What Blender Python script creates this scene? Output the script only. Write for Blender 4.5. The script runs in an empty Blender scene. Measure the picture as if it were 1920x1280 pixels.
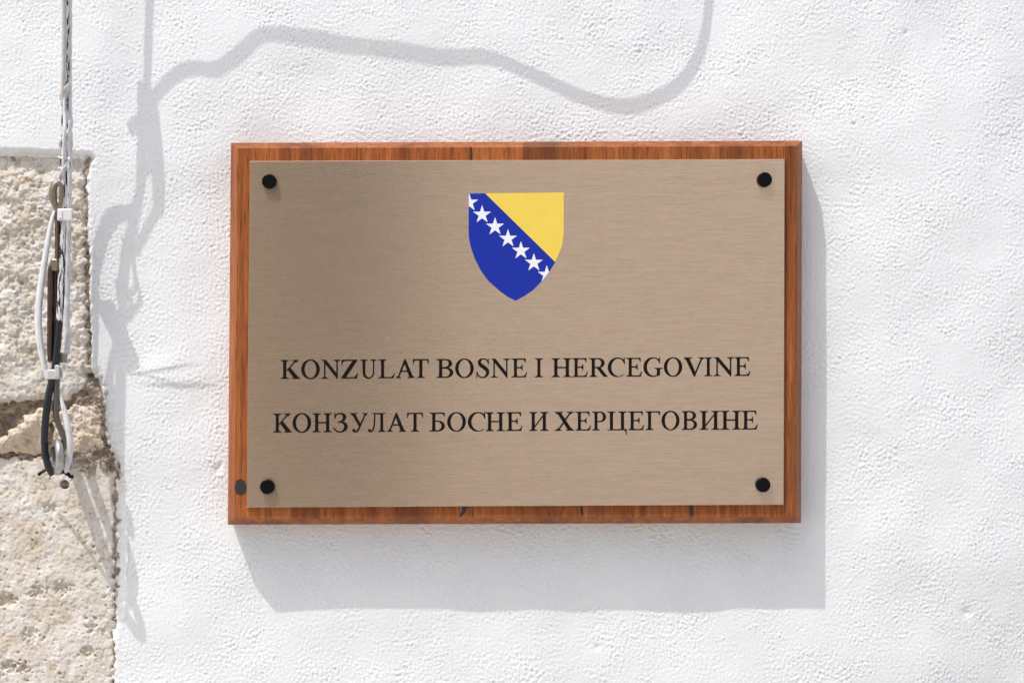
import bpy, math, random
import numpy as np
from mathutils import Vector
from mathutils.geometry import delaunay_2d_cdt

random.seed(4)
SC = bpy.context.scene
COL = SC.collection
R = math.radians

# ------------------------------------------------------------------ scale
S = 0.0006          # metres per photo unit on the wall plane
Z = 3333.0          # camera distance in the same units


def W(x, y, h=0.0):
    """point h in front of the wall that is seen at (x, y)"""
    k = 1.0 - h / Z
    return Vector(((x - 960) * k * S, -h * S, (640 - y) * k * S))


def V(x, y, h=0.0):
    """point by its foot on the wall plane"""
    return Vector(((x - 960) * S, -h * S, (640 - y) * S))


# ------------------------------------------------------------------ camera
cam = bpy.data.cameras.new('camera')
cam.sensor_width = 36.0
cam.lens = 36.0 * Z / 1920.0
cam.clip_start = 0.01
cam.clip_end = 2000.0
camo = bpy.data.objects.new('camera', cam)
COL.objects.link(camo)
camo.location = (0, -Z * S, 0)
camo.rotation_euler = (R(90), 0, 0)
SC.camera = camo

# ------------------------------------------------------------------ light
LA, LB = 0.95, 2.60                      # shadow travel right / down per unit of depth
to_sun = Vector((-LA, -1.0, LB)).normalized()
ELEV = math.asin(to_sun.z)
world = bpy.data.worlds.new('World')
SC.world = world
world.use_nodes = True
nt = world.node_tree
nt.nodes.clear()
sky = nt.nodes.new('ShaderNodeTexSky')
sky.sky_type = 'NISHITA'
sky.sun_disc = False
sky.sun_elevation = ELEV
sky.sun_rotation = math.atan2(to_sun.x, to_sun.y)
sky.air_density = 1.0
sky.dust_density = 3.6
bg = nt.nodes.new('ShaderNodeBackground')
bg.inputs['Strength'].default_value = 0.15
out = nt.nodes.new('ShaderNodeOutputWorld')
nt.links.new(sky.outputs[0], bg.inputs[0])
nt.links.new(bg.outputs[0], out.inputs[0])

sun = bpy.data.lights.new('sun', 'SUN')
sun.energy = 2.0
sun.angle = R(0.5)
sun.color = (1.0, 0.992, 0.985)
suno = bpy.data.objects.new('sun', sun)
COL.objects.link(suno)
suno.rotation_euler = to_sun.to_track_quat('Z', 'Y').to_euler()
suno.location = (-2, -3, 5)

SC.view_settings.view_transform = 'Standard'
SC.view_settings.look = 'None'
SC.view_settings.gamma = 1.0
SC.view_settings.use_curve_mapping = False
SC.view_settings.exposure = 0.36
SC.cycles.denoising_prefilter = 'NONE'
SC.cycles.denoising_input_passes = 'RGB_ALBEDO'
SC.cycles.use_light_tree = False
SC.cycles.use_adaptive_sampling = False
SC.cycles.max_bounces = 8
SC.cycles.diffuse_bounces = 5


# ------------------------------------------------------------------ helpers
def link(name, me, mat=None, parent=None, smooth=True):
    if smooth and len(me.polygons):
        me.polygons.foreach_set('use_smooth', np.ones(len(me.polygons), dtype=bool))
    o = bpy.data.objects.new(name, me)
    COL.objects.link(o)
    if mat is not None:
        me.materials.append(mat)
    if parent is not None:
        o.parent = parent
        o.matrix_parent_inverse = parent.matrix_world.inverted()
    return o


def empty(name, loc, label=None, cat=None, group=None):
    o = bpy.data.objects.new(name, None)
    COL.objects.link(o)
    o.location = loc
    o.empty_display_size = 0.05
    tag(o, label, cat, group)
    bpy.context.view_layer.update()
    return o


def tag(o, label=None, cat=None, group=None, kind=None):
    if label:
        o['label'] = label
    if cat:
        o['category'] = cat
    if group:
        o['group'] = group
    if kind:
        o['kind'] = kind
    return o


def mesh(name, vs, fs):
    me = bpy.data.meshes.new(name)
    me.from_pydata([tuple(v) for v in vs], [], fs)
    me.validate()
    me.update()
    return me


def spline(pts, n=8):
    """Catmull-Rom through tuples of any length"""
    P = [np.array(p, float) for p in pts]
    P = [2 * P[0] - P[1]] + P + [2 * P[-1] - P[-2]]
    res = []
    for i in range(1, len(P) - 2):
        p0, p1, p2, p3 = P[i - 1:i + 3]
        for k in range(n):
            t = k / n
            res.append(0.5 * (2 * p1 + (p2 - p0) * t + (2 * p0 - 5 * p1 + 4 * p2 - p3) * t * t
                              + (3 * p1 - p0 - 3 * p2 + p3) * t ** 3))
    res.append(P[-2])
    return res


def tube_data(pts, rad, seg=12, cap=True, flat=1.0, closed=False):
    """pts: world Vectors; rad: number or list (metres). flat squashes along the depth."""
    n = len(pts)
    rs = rad if isinstance(rad, (list, tuple)) else [rad] * n
    vs, fs = [], []
    prev = None
    for i, p in enumerate(pts):
        if closed:
            t = (pts[(i + 1) % n] - pts[i - 1]).normalized()
        else:
            t = (pts[min(i + 1, n - 1)] - pts[max(i - 1, 0)]).normalized()
        if prev is None:
            ref = Vector((0, 1, 0)) if abs(t.y) < 0.9 else Vector((1, 0, 0))
            u = t.cross(ref).normalized()
        else:
            u = (prev - t * prev.dot(t)).normalized()
        prev = u
        w = t.cross(u)
        for k in range(seg):
            a = 2 * math.pi * k / seg
            d = (u * math.cos(a) + w * math.sin(a)) * rs[i]
            d.y *= flat
            vs.append(p + d)
    m = n if closed else n - 1
    for i in range(m):
        j = (i + 1) % n
        for k in range(seg):
            k2 = (k + 1) % seg
            fs.append((i * seg + k, i * seg + k2, j * seg + k2, j * seg + k))
    if cap and not closed:
        fs.append(tuple(range(seg - 1, -1, -1)))
        fs.append(tuple((n - 1) * seg + k for k in range(seg)))
    return vs, fs


def tube(name, ipts, r, mat, parent=None, n=8, seg=12, wall=False, flat=1.0, lumpy=0.0):
    """ipts: (x, y, h[, r]) in photo units"""
    sp = spline(ipts, n)
    f = V if wall else W
    pts = [f(p[0], p[1], p[2]) for p in sp]
    rr = [p[3] * S for p in sp] if len(sp[0]) > 3 else r * S
    if lumpy:
        rq = random.Random(len(pts) * 7 + seg)
        rr = rr if isinstance(rr, list) else [rr] * len(pts)
        rr = [q * (1 + lumpy * rq.uniform(-1, 1)) for q in rr]
        pts = [p + Vector((rq.uniform(-1, 1), 0, 0)) * lumpy * 4 * S for p in pts]
    vs, fs = tube_data(pts, rr, seg, flat=flat)
    return link(name, mesh(name, vs, fs), mat, parent)


def box_data(x0, y0, x1, y1, h0, h1, bev=0.0, f=W):
    """bevelled block between two depths (front h1)"""
    b = bev
    vs, fs = [], []
    rings = [(0, h0), (0, h1 - b), (b * 0.3, h1 - b * 0.3), (b, h1)] if b else [(0, h0), (0, h1)]
    c = b * 0.8
    for ins, h in rings:
        a0, a1, c0, c1 = x0 + ins, x1 - ins, y0 + ins, y1 - ins
        if b:
            ring = [(a0 + c, c0), (a1 - c, c0), (a1, c0 + c), (a1, c1 - c),
                    (a1 - c, c1), (a0 + c, c1), (a0, c1 - c), (a0, c0 + c)]
        else:
            ring = [(a0, c0), (a1, c0), (a1, c1), (a0, c1)]
        vs += [f(x, y, h) for x, y in ring]
    m = 8 if b else 4
    for i in range(len(rings) - 1):
        for k in range(m):
            k2 = (k + 1) % m
            fs.append((i * m + k, (i + 1) * m + k, (i + 1) * m + k2, i * m + k2))
    fs.append(tuple(range(m)))
    fs.append(tuple(reversed([(len(rings) - 1) * m + k for k in range(m)])))
    return vs, fs


# ------------------------------------------------------------------ numpy noise
def band(ny, nx, lam, seed, step=2.0, bw=0.45, ang=0.0, ratio=1.0):
    """band-limited noise with wavelength lam (photo units), unit deviation"""
    rng = np.random.default_rng(seed)
    f = np.fft.rfft2(rng.standard_normal((ny, nx)))
    fy = np.fft.fftfreq(ny, step)[:, None]
    fx = np.fft.rfftfreq(nx, step)[None, :]
    u = fx * math.cos(ang) + fy * math.sin(ang)
    v = (-fx * math.sin(ang) + fy * math.cos(ang)) * ratio
    q = np.sqrt(u * u + v * v) + 1e-9
    g = np.exp(-0.5 * (np.log(q * lam) / bw) ** 2)
    g[0, 0] = 0
    o = np.fft.irfft2(f * g, s=(ny, nx))
    return o / (o.std() + 1e-12)


def fractal(ny, nx, lo, hi, beta, seed, step=2.0, ang=0.0, ratio=1.0):
    """power-law noise between two wavelengths, unit deviation"""
    rng = np.random.default_rng(seed)
    f = np.fft.rfft2(rng.standard_normal((ny, nx)))
    fy = np.fft.fftfreq(ny, step)[:, None]
    fx = np.fft.rfftfreq(nx, step)[None, :]
    u = fx * math.cos(ang) + fy * math.sin(ang)
    v = (-fx * math.sin(ang) + fy * math.cos(ang)) * ratio
    q = np.sqrt(u * u + v * v) + 1e-9
    g = q ** -beta * (1 - np.exp(-(q * hi) ** 4)) * np.exp(-(q * lo) ** 4)
    g[0, 0] = 0
    o = np.fft.irfft2(f * g, s=(ny, nx))
    return o / (o.std() + 1e-12)


def smooth(t):
    t = np.clip(t, 0, 1)
    return t * t * (3 - 2 * t)


def sdf(X, Y, poly):
    """signed distance, negative inside"""
    P = np.array(poly, float)
    d = np.full(X.shape, 1e12)
    ins = np.zeros(X.shape, bool)
    n = len(P)
    for i in range(n):
        a, b = P[i], P[(i + 1) % n]
        e = b - a
        wx, wy = X - a[0], Y - a[1]
        t = np.clip((wx * e[0] + wy * e[1]) / (e @ e + 1e-12), 0, 1)
        d = np.minimum(d, (wx - t * e[0]) ** 2 + (wy - t * e[1]) ** 2)
        c = ((a[1] > Y) != (b[1] > Y))
        with np.errstate(divide='ignore', invalid='ignore'):
            xi = (b[0] - a[0]) * (Y - a[1]) / (b[1] - a[1] + 1e-12) + a[0]
        ins ^= c & (X < xi)
    d = np.sqrt(d)
    return np.where(ins, -d, d)


def grid_mesh(name, X, Y, H, keep=None, attr=None, extra=None):
    """height field on the wall plane; keep: bool per vertex"""
    ny, nx = X.shape
    co = np.stack([(X - 960) * S, -H * S, (640 - Y) * S], -1).reshape(-1, 3)
    idx = np.arange(ny * nx).reshape(ny, nx)
    q = np.stack([idx[:-1, :-1], idx[1:, :-1], idx[1:, 1:], idx[:-1, 1:]], -1).reshape(-1, 4)
    if keep is not None:
        k = keep.reshape(-1)
        q = q[k[q].any(1)]
        used = np.zeros(ny * nx, bool)
        used[q.ravel()] = True
        remap = np.cumsum(used) - 1
        co = co[used]
        q = remap[q]
        if attr is not None:
            attr = attr.reshape(-1)[used]
    elif attr is not None:
        attr = attr.reshape(-1)
    if extra is not None:
        ev, eq = extra
        q = np.concatenate([q, np.array(eq) + len(co)])
        co = np.concatenate([co, np.array([tuple(v) for v in ev])])
        if attr is not None:
            attr = np.concatenate([attr, np.zeros(len(ev))])
    me = bpy.data.meshes.new(name)
    me.vertices.add(len(co))
    me.vertices.foreach_set('co', co.astype(np.float32).ravel())
    me.loops.add(len(q) * 4)
    me.loops.foreach_set('vertex_index', q.astype(np.int32).ravel())
    me.polygons.add(len(q))
    me.polygons.foreach_set('loop_start', (np.arange(len(q)) * 4).astype(np.int32))
    me.update(calc_edges=True)
    if attr is not None:
        a = me.attributes.new('dirt', 'FLOAT', 'POINT')
        a.data.foreach_set('value', attr.astype(np.float32))
    return me


# ------------------------------------------------------------------ materials
class Mat:
    def __init__(self, name):
        self.m = bpy.data.materials.new(name)
        self.m.use_nodes = True
        self.t = self.m.node_tree
        self.b = self.t.nodes['Principled BSDF']

    def n(self, typ, **kw):
        nd = self.t.nodes.new(typ)
        for k, v in kw.items():
            if k in nd.inputs:
                nd.inputs[k].default_value = v
            else:
                setattr(nd, k, v)
        return nd

    def l(self, a, b):
        self.t.links.new(a, b)

    def set(self, **kw):
        for k, v in kw.items():
            self.b.inputs[k.replace('_', ' ')].default_value = v
        return self

    def coord(self, scale=(1, 1, 1), kind='Object'):
        tc = self.n('ShaderNodeTexCoord')
        mp = self.n('ShaderNodeMapping')
        mp.inputs['Scale'].default_value = scale
        self.l(tc.outputs[kind], mp.inputs['Vector'])
        return mp.outputs['Vector']

    def noise(self, vec, scale, detail=4, rough=0.55):
        nd = self.n('ShaderNodeTexNoise')
        nd.inputs['Scale'].default_value = scale
        nd.inputs['Detail'].default_value = detail
        nd.inputs['Roughness'].default_value = rough
        if vec is not None:
            self.l(vec, nd.inputs['Vector'])
        return nd.outputs['Fac']

    def ramp(self, fac, stops):
        nd = self.n('ShaderNodeValToRGB')
        cr = nd.color_ramp
        while len(cr.elements) < len(stops):
            cr.elements.new(0.5)
        for e, (p, c) in zip(cr.elements, stops):
            e.position = p
            e.color = (*c, 1) if len(c) == 3 else c
        self.l(fac, nd.inputs['Fac'])
        return nd.outputs['Color']

    def mix(self, fac, a, b, blend='MIX'):
        nd = self.n('ShaderNodeMix', data_type='RGBA', blend_type=blend)
        for sock, val in ((nd.inputs[0], fac), (nd.inputs[6], a), (nd.inputs[7], b)):
            if hasattr(val, 'is_output'):
                self.l(val, sock)
            elif isinstance(val, (int, float)):
                sock.default_value = val
            else:
                sock.default_value = (*val, 1)
        return nd.outputs[2]

    def math(self, op, a, b=0.0, clamp=False):
        nd = self.n('ShaderNodeMath', operation=op, use_clamp=clamp)
        for sock, val in ((nd.inputs[0], a), (nd.inputs[1], b)):
            if hasattr(val, 'is_output'):
                self.l(val, sock)
            else:
                sock.default_value = val
        return nd.outputs[0]

    def bump(self, height, strength, dist):
        nd = self.n('ShaderNodeBump')
        nd.inputs['Strength'].default_value = strength
        nd.inputs['Distance'].default_value = dist
        self.l(height, nd.inputs['Height'])
        self.l(nd.outputs['Normal'], self.b.inputs['Normal'])

    def color(self, sock):
        self.l(sock, self.b.inputs['Base Color'])
        return self


def mat_plain(name, c, rough=0.5, metal=0.0, var=0.12, scale=300):
    m = Mat(name).set(Roughness=rough, Metallic=metal)
    f = m.noise(m.coord(), scale, 3)
    lo = tuple(v * (1 - var) for v in c)
    hi = tuple(min(1, v * (1 + var)) for v in c)
    m.color(m.ramp(f, [(0.3, lo), (0.7, hi)]))
    return m.m


def mat_plaster():
    m = Mat('white_plaster').set(Roughness=0.92)
    m.b.inputs['Specular IOR Level'].default_value = 0.15
    v = m.coord()
    f1 = m.noise(v, 9, 5)
    c = m.ramp(f1, [(0.32, (0.785, 0.80, 0.79)), (0.68, (0.82, 0.835, 0.82))])
    # a few weathered specks and faint yellow stains with shapes of their own
    f2 = m.noise(v, 34, 4, 0.6)
    st = m.ramp(f2, [(0.66, (0, 0, 0)), (0.78, (1, 1, 1))])
    c = m.mix(m.math('MULTIPLY', st, 0.25), c, (0.72, 0.67, 0.58))
    f3 = m.noise(v, 260, 2, 0.5)
    sp = m.ramp(f3, [(0.755, (0, 0, 0)), (0.80, (1, 1, 1))])
    c = m.mix(m.math('MULTIPLY', sp, 0.55), c, (0.30, 0.28, 0.26))
    at = m.n('ShaderNodeAttribute', attribute_name='dirt')
    f4 = m.noise(v, 120, 5, 0.65)
    d = m.math('MULTIPLY', at.outputs['Fac'], m.ramp(f4, [(0.38, (0, 0, 0)), (0.60, (1, 1, 1))]), True)
    c = m.mix(d, c, (0.20, 0.155, 0.11))
    m.color(c)
    m.bump(m.noise(v, 900, 3, 0.6), 0.25, 0.0006)
    return m.m


def mat_stone(name, tint=(1, 1, 1), pit=1.0):
    m = Mat(name).set(Roughness=0.95)
    m.b.inputs['Specular IOR Level'].default_value = 0.1
    v = m.coord()
    f = m.noise(v, 28, 6, 0.62)
    k = lambda c: tuple(a * b for a, b in zip(c, tint))
    c = m.ramp(f, [(0.30, k((0.55, 0.465, 0.365))), (0.46, k((0.66, 0.595, 0.51))), (0.62, k((0.73, 0.69, 0.635)))])
    f2 = m.noise(v, 75, 5, 0.6)
    c = m.mix(m.ramp(f2, [(0.57, (0, 0, 0)), (0.70, (0.7, 0.7, 0.7))]), c, k((0.47, 0.31, 0.14)))
    f5 = m.noise(v, 150, 6, 0.75)
    c = m.mix(m.ramp(f5, [(0.56, (0, 0, 0)), (0.66, (0.55, 0.55, 0.55))]), c, k((0.36, 0.29, 0.215)))
    f3 = m.noise(v, 330, 3, 0.6)
    c = m.mix(m.ramp(f3, [(0.66, (0, 0, 0)), (0.74, (0.4, 0.4, 0.4))]), c, (0.22, 0.18, 0.14))
    m.color(c)
    m.bump(m.noise(v, 620, 4, 0.65), 0.35 * pit, 0.0008)
    return m.m


def mat_wood():
    m = Mat('oiled_hardwood').set(Roughness=0.42)
    m.b.inputs['Specular IOR Level'].default_value = 0.22
    oi = m.n('ShaderNodeObjectInfo')
    tc = m.n('ShaderNodeTexCoord')
    add = m.n('ShaderNodeVectorMath', operation='ADD')
    mul = m.n('ShaderNodeVectorMath', operation='SCALE')
    cmb = m.n('ShaderNodeCombineXYZ')
    for i in range(3):
        m.l(oi.outputs['Random'], cmb.inputs[i])
    m.l(cmb.outputs[0], mul.inputs[0])
    mul.inputs['Scale'].default_value = 3.7
    m.l(tc.outputs['Object'], add.inputs[0])
    m.l(mul.outputs[0], add.inputs[1])
    mp = m.n('ShaderNodeMapping')
    mp.inputs['Scale'].default_value = (1, 1, 0.045)
    m.l(add.outputs[0], mp.inputs['Vector'])
    v = mp.outputs['Vector']
    big = m.noise(v, 95, 6, 0.68)
    c = m.ramp(big, [(0.30, (0.20, 0.054, 0.013)), (0.50, (0.345, 0.104, 0.027)), (0.72, (0.46, 0.168, 0.050))])
    dk = m.noise(v, 24, 5, 0.7)
    c = m.mix(m.ramp(dk, [(0.50, (0, 0, 0)), (0.66, (0.75, 0.75, 0.75))]), c, (0.105, 0.034, 0.013))
    fine = m.noise(v, 900, 4, 0.65)
    c = m.mix(m.ramp(fine, [(0.36, (0.75, 0.75, 0.75)), (0.52, (0, 0, 0))]), c, (0.11, 0.030, 0.010))
    hs = m.n('ShaderNodeHueSaturation')
    mr = m.n('ShaderNodeMapRange')
    mr.inputs['To Min'].default_value = 0.90
    mr.inputs['To Max'].default_value = 1.12
    m.l(oi.outputs['Random'], mr.inputs['Value'])
    m.l(mr.outputs[0], hs.inputs['Value'])
    m.l(c, hs.inputs['Color'])
    m.color(hs.outputs['Color'])
    m.bump(fine, 0.18, 0.0005)
    return m.m


def mat_plate():
    m = Mat('brushed_bronze_metal').set(Metallic=0.83, Roughness=0.215, Anisotropic=0.7)
    v = m.coord((1, 1, 48))
    f = m.noise(v, 34, 3, 0.7)
    g = m.noise(m.coord((1, 1, 40)), 90, 2, 0.7)
    fg = m.math('ADD', m.math('MULTIPLY', f, 0.5), m.math('MULTIPLY', g, 0.5))
    m.color(m.ramp(fg, [(0.36, (0.74, 0.540, 0.365)), (0.64, (1.0, 0.765, 0.55))]))
    tg = m.n('ShaderNodeTangent', direction_type='UV_MAP')
    tg.uv_map = 'grain'
    m.l(tg.outputs[0], m.b.inputs['Tangent'])
    m.bump(fg, 0.06, 0.0003)
    return m.m


def mat_paint(name, c, rough=0.45):
    m = Mat(name).set(Roughness=rough)
    m.b.inputs['Specular IOR Level'].default_value = 0.12
    m.color(m.ramp(m.noise(m.coord(), 60, 3), [(0.3, tuple(a * 0.97 for a in c)), (0.7, c)]))
    return m.m


def mat_worn_cable(z_edge):
    """black rubber under old white wall paint; the paint ends raggedly at height z_edge"""
    m = Mat('paint_spattered_cable').set(Roughness=0.38)
    v = m.coord((1, 1, 0.16))
    f = m.noise(v, 420, 3, 0.6)
    tc = m.n('ShaderNodeTexCoord')
    sep = m.n('ShaderNodeSeparateXYZ')
    m.l(tc.outputs['Object'], sep.inputs[0])
    up = m.math('MULTIPLY', m.math('SUBTRACT', sep.outputs['Z'], z_edge), 22.0, False)
    up = m.math('MINIMUM', m.math('MAXIMUM', up, -0.6), 0.04)
    p = m.math('ADD', f, up)
    c = m.mix(m.ramp(p, [(0.50, (0, 0, 0)), (0.53, (1, 1, 1))]), (0.012, 0.012, 0.013), (0.66, 0.65, 0.63))
    m.color(c)
    return m.m


def mat_white_cable():
    m = Mat('white_painted_cable').set(Roughness=0.5)
    v = m.coord((1, 1, 0.12))
    f = m.noise(v, 480, 3, 0.6)
    c = m.ramp(f, [(0.30, (0.06, 0.055, 0.05)), (0.35, (0.62, 0.61, 0.60)), (0.7, (0.76, 0.76, 0.76))])
    m.color(c)
    return m.m


def mat_metal(name, c, rust=0.3, rough=0.42):
    m = Mat(name).set(Roughness=rough, Metallic=0.9)
    v = m.coord()
    f = m.noise(v, 240, 5, 0.65)
    k = m.ramp(f, [(0.52 - 0.1 * rust, (0, 0, 0)), (0.70, (rust, rust, rust))])
    m.color(m.mix(k, c, (0.17, 0.075, 0.03)))
    inv = m.math('SUBTRACT', 0.9, m.math('MULTIPLY', k, 0.8))
    m.l(inv, m.b.inputs['Metallic'])
    m.bump(f, 0.2, 0.0004)
    return m.m


def mat_mortar():
    m = Mat('old_mortar').set(Roughness=1.0)
    m.b.inputs['Specular IOR Level'].default_value = 0.05
    v = m.coord()
    f = m.noise(v, 60, 6, 0.65)
    c = m.ramp(f, [(0.32, (0.20, 0.15, 0.105)), (0.5, (0.38, 0.305, 0.23)), (0.68, (0.55, 0.485, 0.41))])
    m.color(m.mix(m.ramp(m.noise(v, 36, 3), [(0.60, (0, 0, 0)), (0.72, (0.7, 0.7, 0.7))]), c, (0.36, 0.14, 0.09)))
    m.bump(m.noise(v, 420, 4, 0.7), 0.6, 0.001)
    return m.m


M_PLASTER = mat_plaster()
M_STONE = mat_stone('limestone_rough', (0.95, 0.965, 0.95))
M_STONE2 = mat_stone('limestone_tooled', (0.99, 0.995, 0.985), 0.8)
M_STONE3 = mat_stone('limestone_broken', (0.97, 0.90, 0.80), 1.0)
M_MORTAR = mat_mortar()
M_WOOD = mat_wood()
M_PLATE = mat_plate()
M_BLACK_STUD = mat_paint('black_satin_cap', (0.004, 0.004, 0.0045), 0.4)
M_INK = mat_paint('black_print', (0.008, 0.006, 0.005), 0.55)
M_BLUE = mat_paint('blue_print', (0.014, 0.033, 0.335), 0.5)
M_YELLOW = mat_paint('yellow_print', (0.84, 0.62, 0.10), 0.5)
M_STAR = mat_paint('white_print', (0.82, 0.83, 0.88), 0.5)
M_KNOT = mat_plain('dark_knot', (0.030, 0.020, 0.016), 0.5, 0, 0.4, 400)
M_CABLE = mat_worn_cable((640 - 600) * S)
M_CABLE_BLACK = mat_paint('black_rubber', (0.012, 0.012, 0.014), 0.35)
M_WCABLE = mat_white_cable()
M_BRONZE = mat_metal('weathered_bronze_steel', (0.30, 0.255, 0.185), 0.5, 0.45)
M_RUST = mat_metal('rusty_steel', (0.10, 0.070, 0.055), 0.55, 0.4)
M_STEEL = mat_metal('galvanised_steel', (0.48, 0.47, 0.45), 0.55, 0.36)
M_ALU = mat_plain('grey_clip_metal', (0.60, 0.59, 0.57), 0.42, 0.35, 0.06)
M_CLAMP = mat_plain('white_clamp_paint', (0.70, 0.695, 0.69), 0.5, 0, 0.04)

# ------------------------------------------------------------------ ground
gm = Mat('pale_stone_paving').set(Roughness=0.7)
gv = gm.coord()
br = gm.n('ShaderNodeTexBrick')
br.inputs['Color1'].default_value = (0.53, 0.50, 0.455, 1)
br.inputs['Color2'].default_value = (0.48, 0.45, 0.41, 1)
br.inputs['Mortar'].default_value = (0.20, 0.17, 0.14, 1)
br.inputs['Scale'].default_value = 1.6
br.inputs['Mortar Size'].default_value = 0.012
gm.l(gv, br.inputs['Vector'])
gm.color(gm.mix(gm.ramp(gm.noise(gv, 3, 5), [(0.3, (0, 0, 0)), (0.7, (0.4, 0.4, 0.4))]), br.outputs['Color'], (0.50, 0.46, 0.40)))
GZ = -1.62
g = 400.0
ground = link('street', mesh('street', [(-g, -g, GZ), (g, -g, GZ), (g, g, GZ), (-g, g, GZ)], [(0, 1, 2, 3)]), gm.m)
tag(ground, 'pale stone paved street in front of the white wall', None, None, 'structure')

# ------------------------------------------------------------------ the wall
wall = empty('plastered_wall', (0, 0, GZ), 'white rough plastered wall with bare limestone blocks showing at its left', 'wall')

ST = 1.8
x0, x1, y0, y1 = -90, 2010, -90, 1370
xs = np.arange(x0, x1 + 1, ST)
ys = np.arange(y0, y1 + 1, ST)
X, Y = np.meshgrid(xs, ys)
ny, nx = X.shape
OPEN = [(-62, 290), (0, 290), (60, 292), (118, 295), (167, 297), (161, 320), (158, 346), (162, 400), (160, 440),
        (164, 480), (163, 540), (166, 600), (167, 660), (165, 694), (181, 716), (188, 745), (191, 790), (197, 835),
        (208, 858), (219, 885), (214, 905), (212, 960), (213, 1050), (211, 1130), (208, 1175), (212, 1232),
        (211, 1345), (-62, 1345)]
big = (1.3 * band(ny, nx, 340, 11, ST) + 0.24 * band(ny, nx, 150, 12, ST) + 0.09 * band(ny, nx, 62, 13, ST))
rough = np.clip(1.0 + 0.24 * band(ny, nx, 210, 14, ST) + 0.20 * band(ny, nx, 70, 15, ST), 0.35, 1.8)
gr = fractal(ny, nx, 3.8, 12, 0.45, 16, ST, ang=0.12, ratio=1.25)
gp = fractal(ny, nx, 4.6, 12, 0.5, 17, ST, ang=0.2, ratio=1.25)
b30 = band(ny, nx, 34, 19, ST, ST, ang=0.4, ratio=1.8)
fine = 0.29 * gr + 0.23 * np.maximum(gp - 0.1, 0) ** 1.4 + 0.035 * b30
# trowel creases: thin ridges along the zero lines of a slow field
cr = band(ny, nx, 120, 20, ST, ang=0.35, ratio=2.2)
crease = np.exp(-(cr / 0.035) ** 2) * np.clip(band(ny, nx, 140, 21, ST) - 0.75, 0, 1)
H = big + rough * fine + 0.35 * crease
# the old wall is not flat: its fall to the right is added to darken the corners; it bulges a little by the plaque
H -= 0.00024 * np.clip(X - 1620, 0, None) ** 2
H -= 0.00022 * np.clip(Y - 980, 0, None) ** 2 * smooth((X - 1480) / 420)
H -= 0.000012 * np.clip(900 - Y, 0, None) ** 2 * 0.5
# small chips and specks
for (cx, cy, r_, d_) in ((408, 880, 7, 3.5), (413, 872, 4, 3.0), (1200, 97, 3, 5.0), (1602, 232, 3, 4.0), (488, 142, 4, 2.5), (1816, 1150, 9, 3.0), (1700, 60, 4, 3.5), (1120, 1213, 5, 2.5)):
    H -= d_ * np.exp(-((X - cx) ** 2 + (Y - cy) ** 2) / (r_ * r_))
# two smeared trowel lips left of the plaque
for (cx, cy, rx, ry, a, ht) in ((305, 688, 55, 9, -0.16, 3.2), (335, 716, 62, 10, 0.02, 3.4), (292, 704, 40, 8, 0.25, 1.8)):
    u = (X - cx) * math.cos(a) + (Y - cy) * math.sin(a)
    v = -(X - cx) * math.sin(a) + (Y - cy) * math.cos(a)
    H += ht * np.exp(-(u / rx) ** 2) * np.where(v < 0, np.exp(-(v / (ry * 3.0)) ** 2), np.exp(-(v / (ry * 0.6)) ** 2))
near = X < 330
sd = np.full(X.shape, 999.0)
ncol = int(near[0].sum())
sdn = sdf(X[:, :ncol], Y[:, :ncol], OPEN)
jag = 1.6 * band(ny, nx, 22, 22, ST)[:, :ncol] + 0.5 * band(ny, nx, 9, 23, ST)[:, :ncol]
rightside = smooth((X[:, :ncol] - 100) / 60)
jag *= np.where(Y[:, :ncol] > 905, 0.7, np.where(Y[:, :ncol] < 690, 0.75, 1.25)) * (0.35 + 0.65 * rightside)
sd[:, :ncol] = sdn + jag
# width of the sloping reveal: wide along the top and the lower right, thin where the edge has crumbled
yy = Y
wd = np.where(yy < 300, 15.0, 9.0)
wd = np.where((yy > 700) & (yy < 900), 13.0, wd)
wd = np.where(yy >= 900, 6 + 21 * smooth((yy - 895) / 30) * (1 - smooth((yy - 1120) / 110)), wd)
dp = np.where(yy < 700, 15.0, 19.0)
dp = np.where(yy > 1180, 12.0, dp)
t = np.clip(sd / wd, -0.2, 1)
prof = smooth(t) * 0.55 + np.clip(t, 0, 1) * 0.45
calm = np.where((yy > 900) & (t < 1), 0.45, 1.0)
H = np.where(t < 1, H * (0.4 + 0.6 * np.clip(t, 0, 1)) * calm - dp * (1 - prof), H)
H = np.where(sd < 0, -dp - 8.0 * np.clip(-sd / 2.5, 0, 1) - 4, H)
dirt = np.zeros(X.shape)
dirt = np.where((yy > 690) & (yy < 905) & (X < 260), np.exp(-np.clip(sd - 2, 0, None) / 9.0) * 1.1, dirt)
dirt = np.where((yy < 690) & (X < 260), np.exp(-np.clip(sd, 0, None) / 4.0) * 0.9, dirt)
dirt = np.where((yy >= 905) & (X < 260), np.exp(-np.clip(sd, 0, None) / 5.0) * 0.65, dirt)
dirt = np.where((sd < 6) & (yy < 300) & (X < 150), 0.25, dirt)
keep = sd > -3.0
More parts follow.
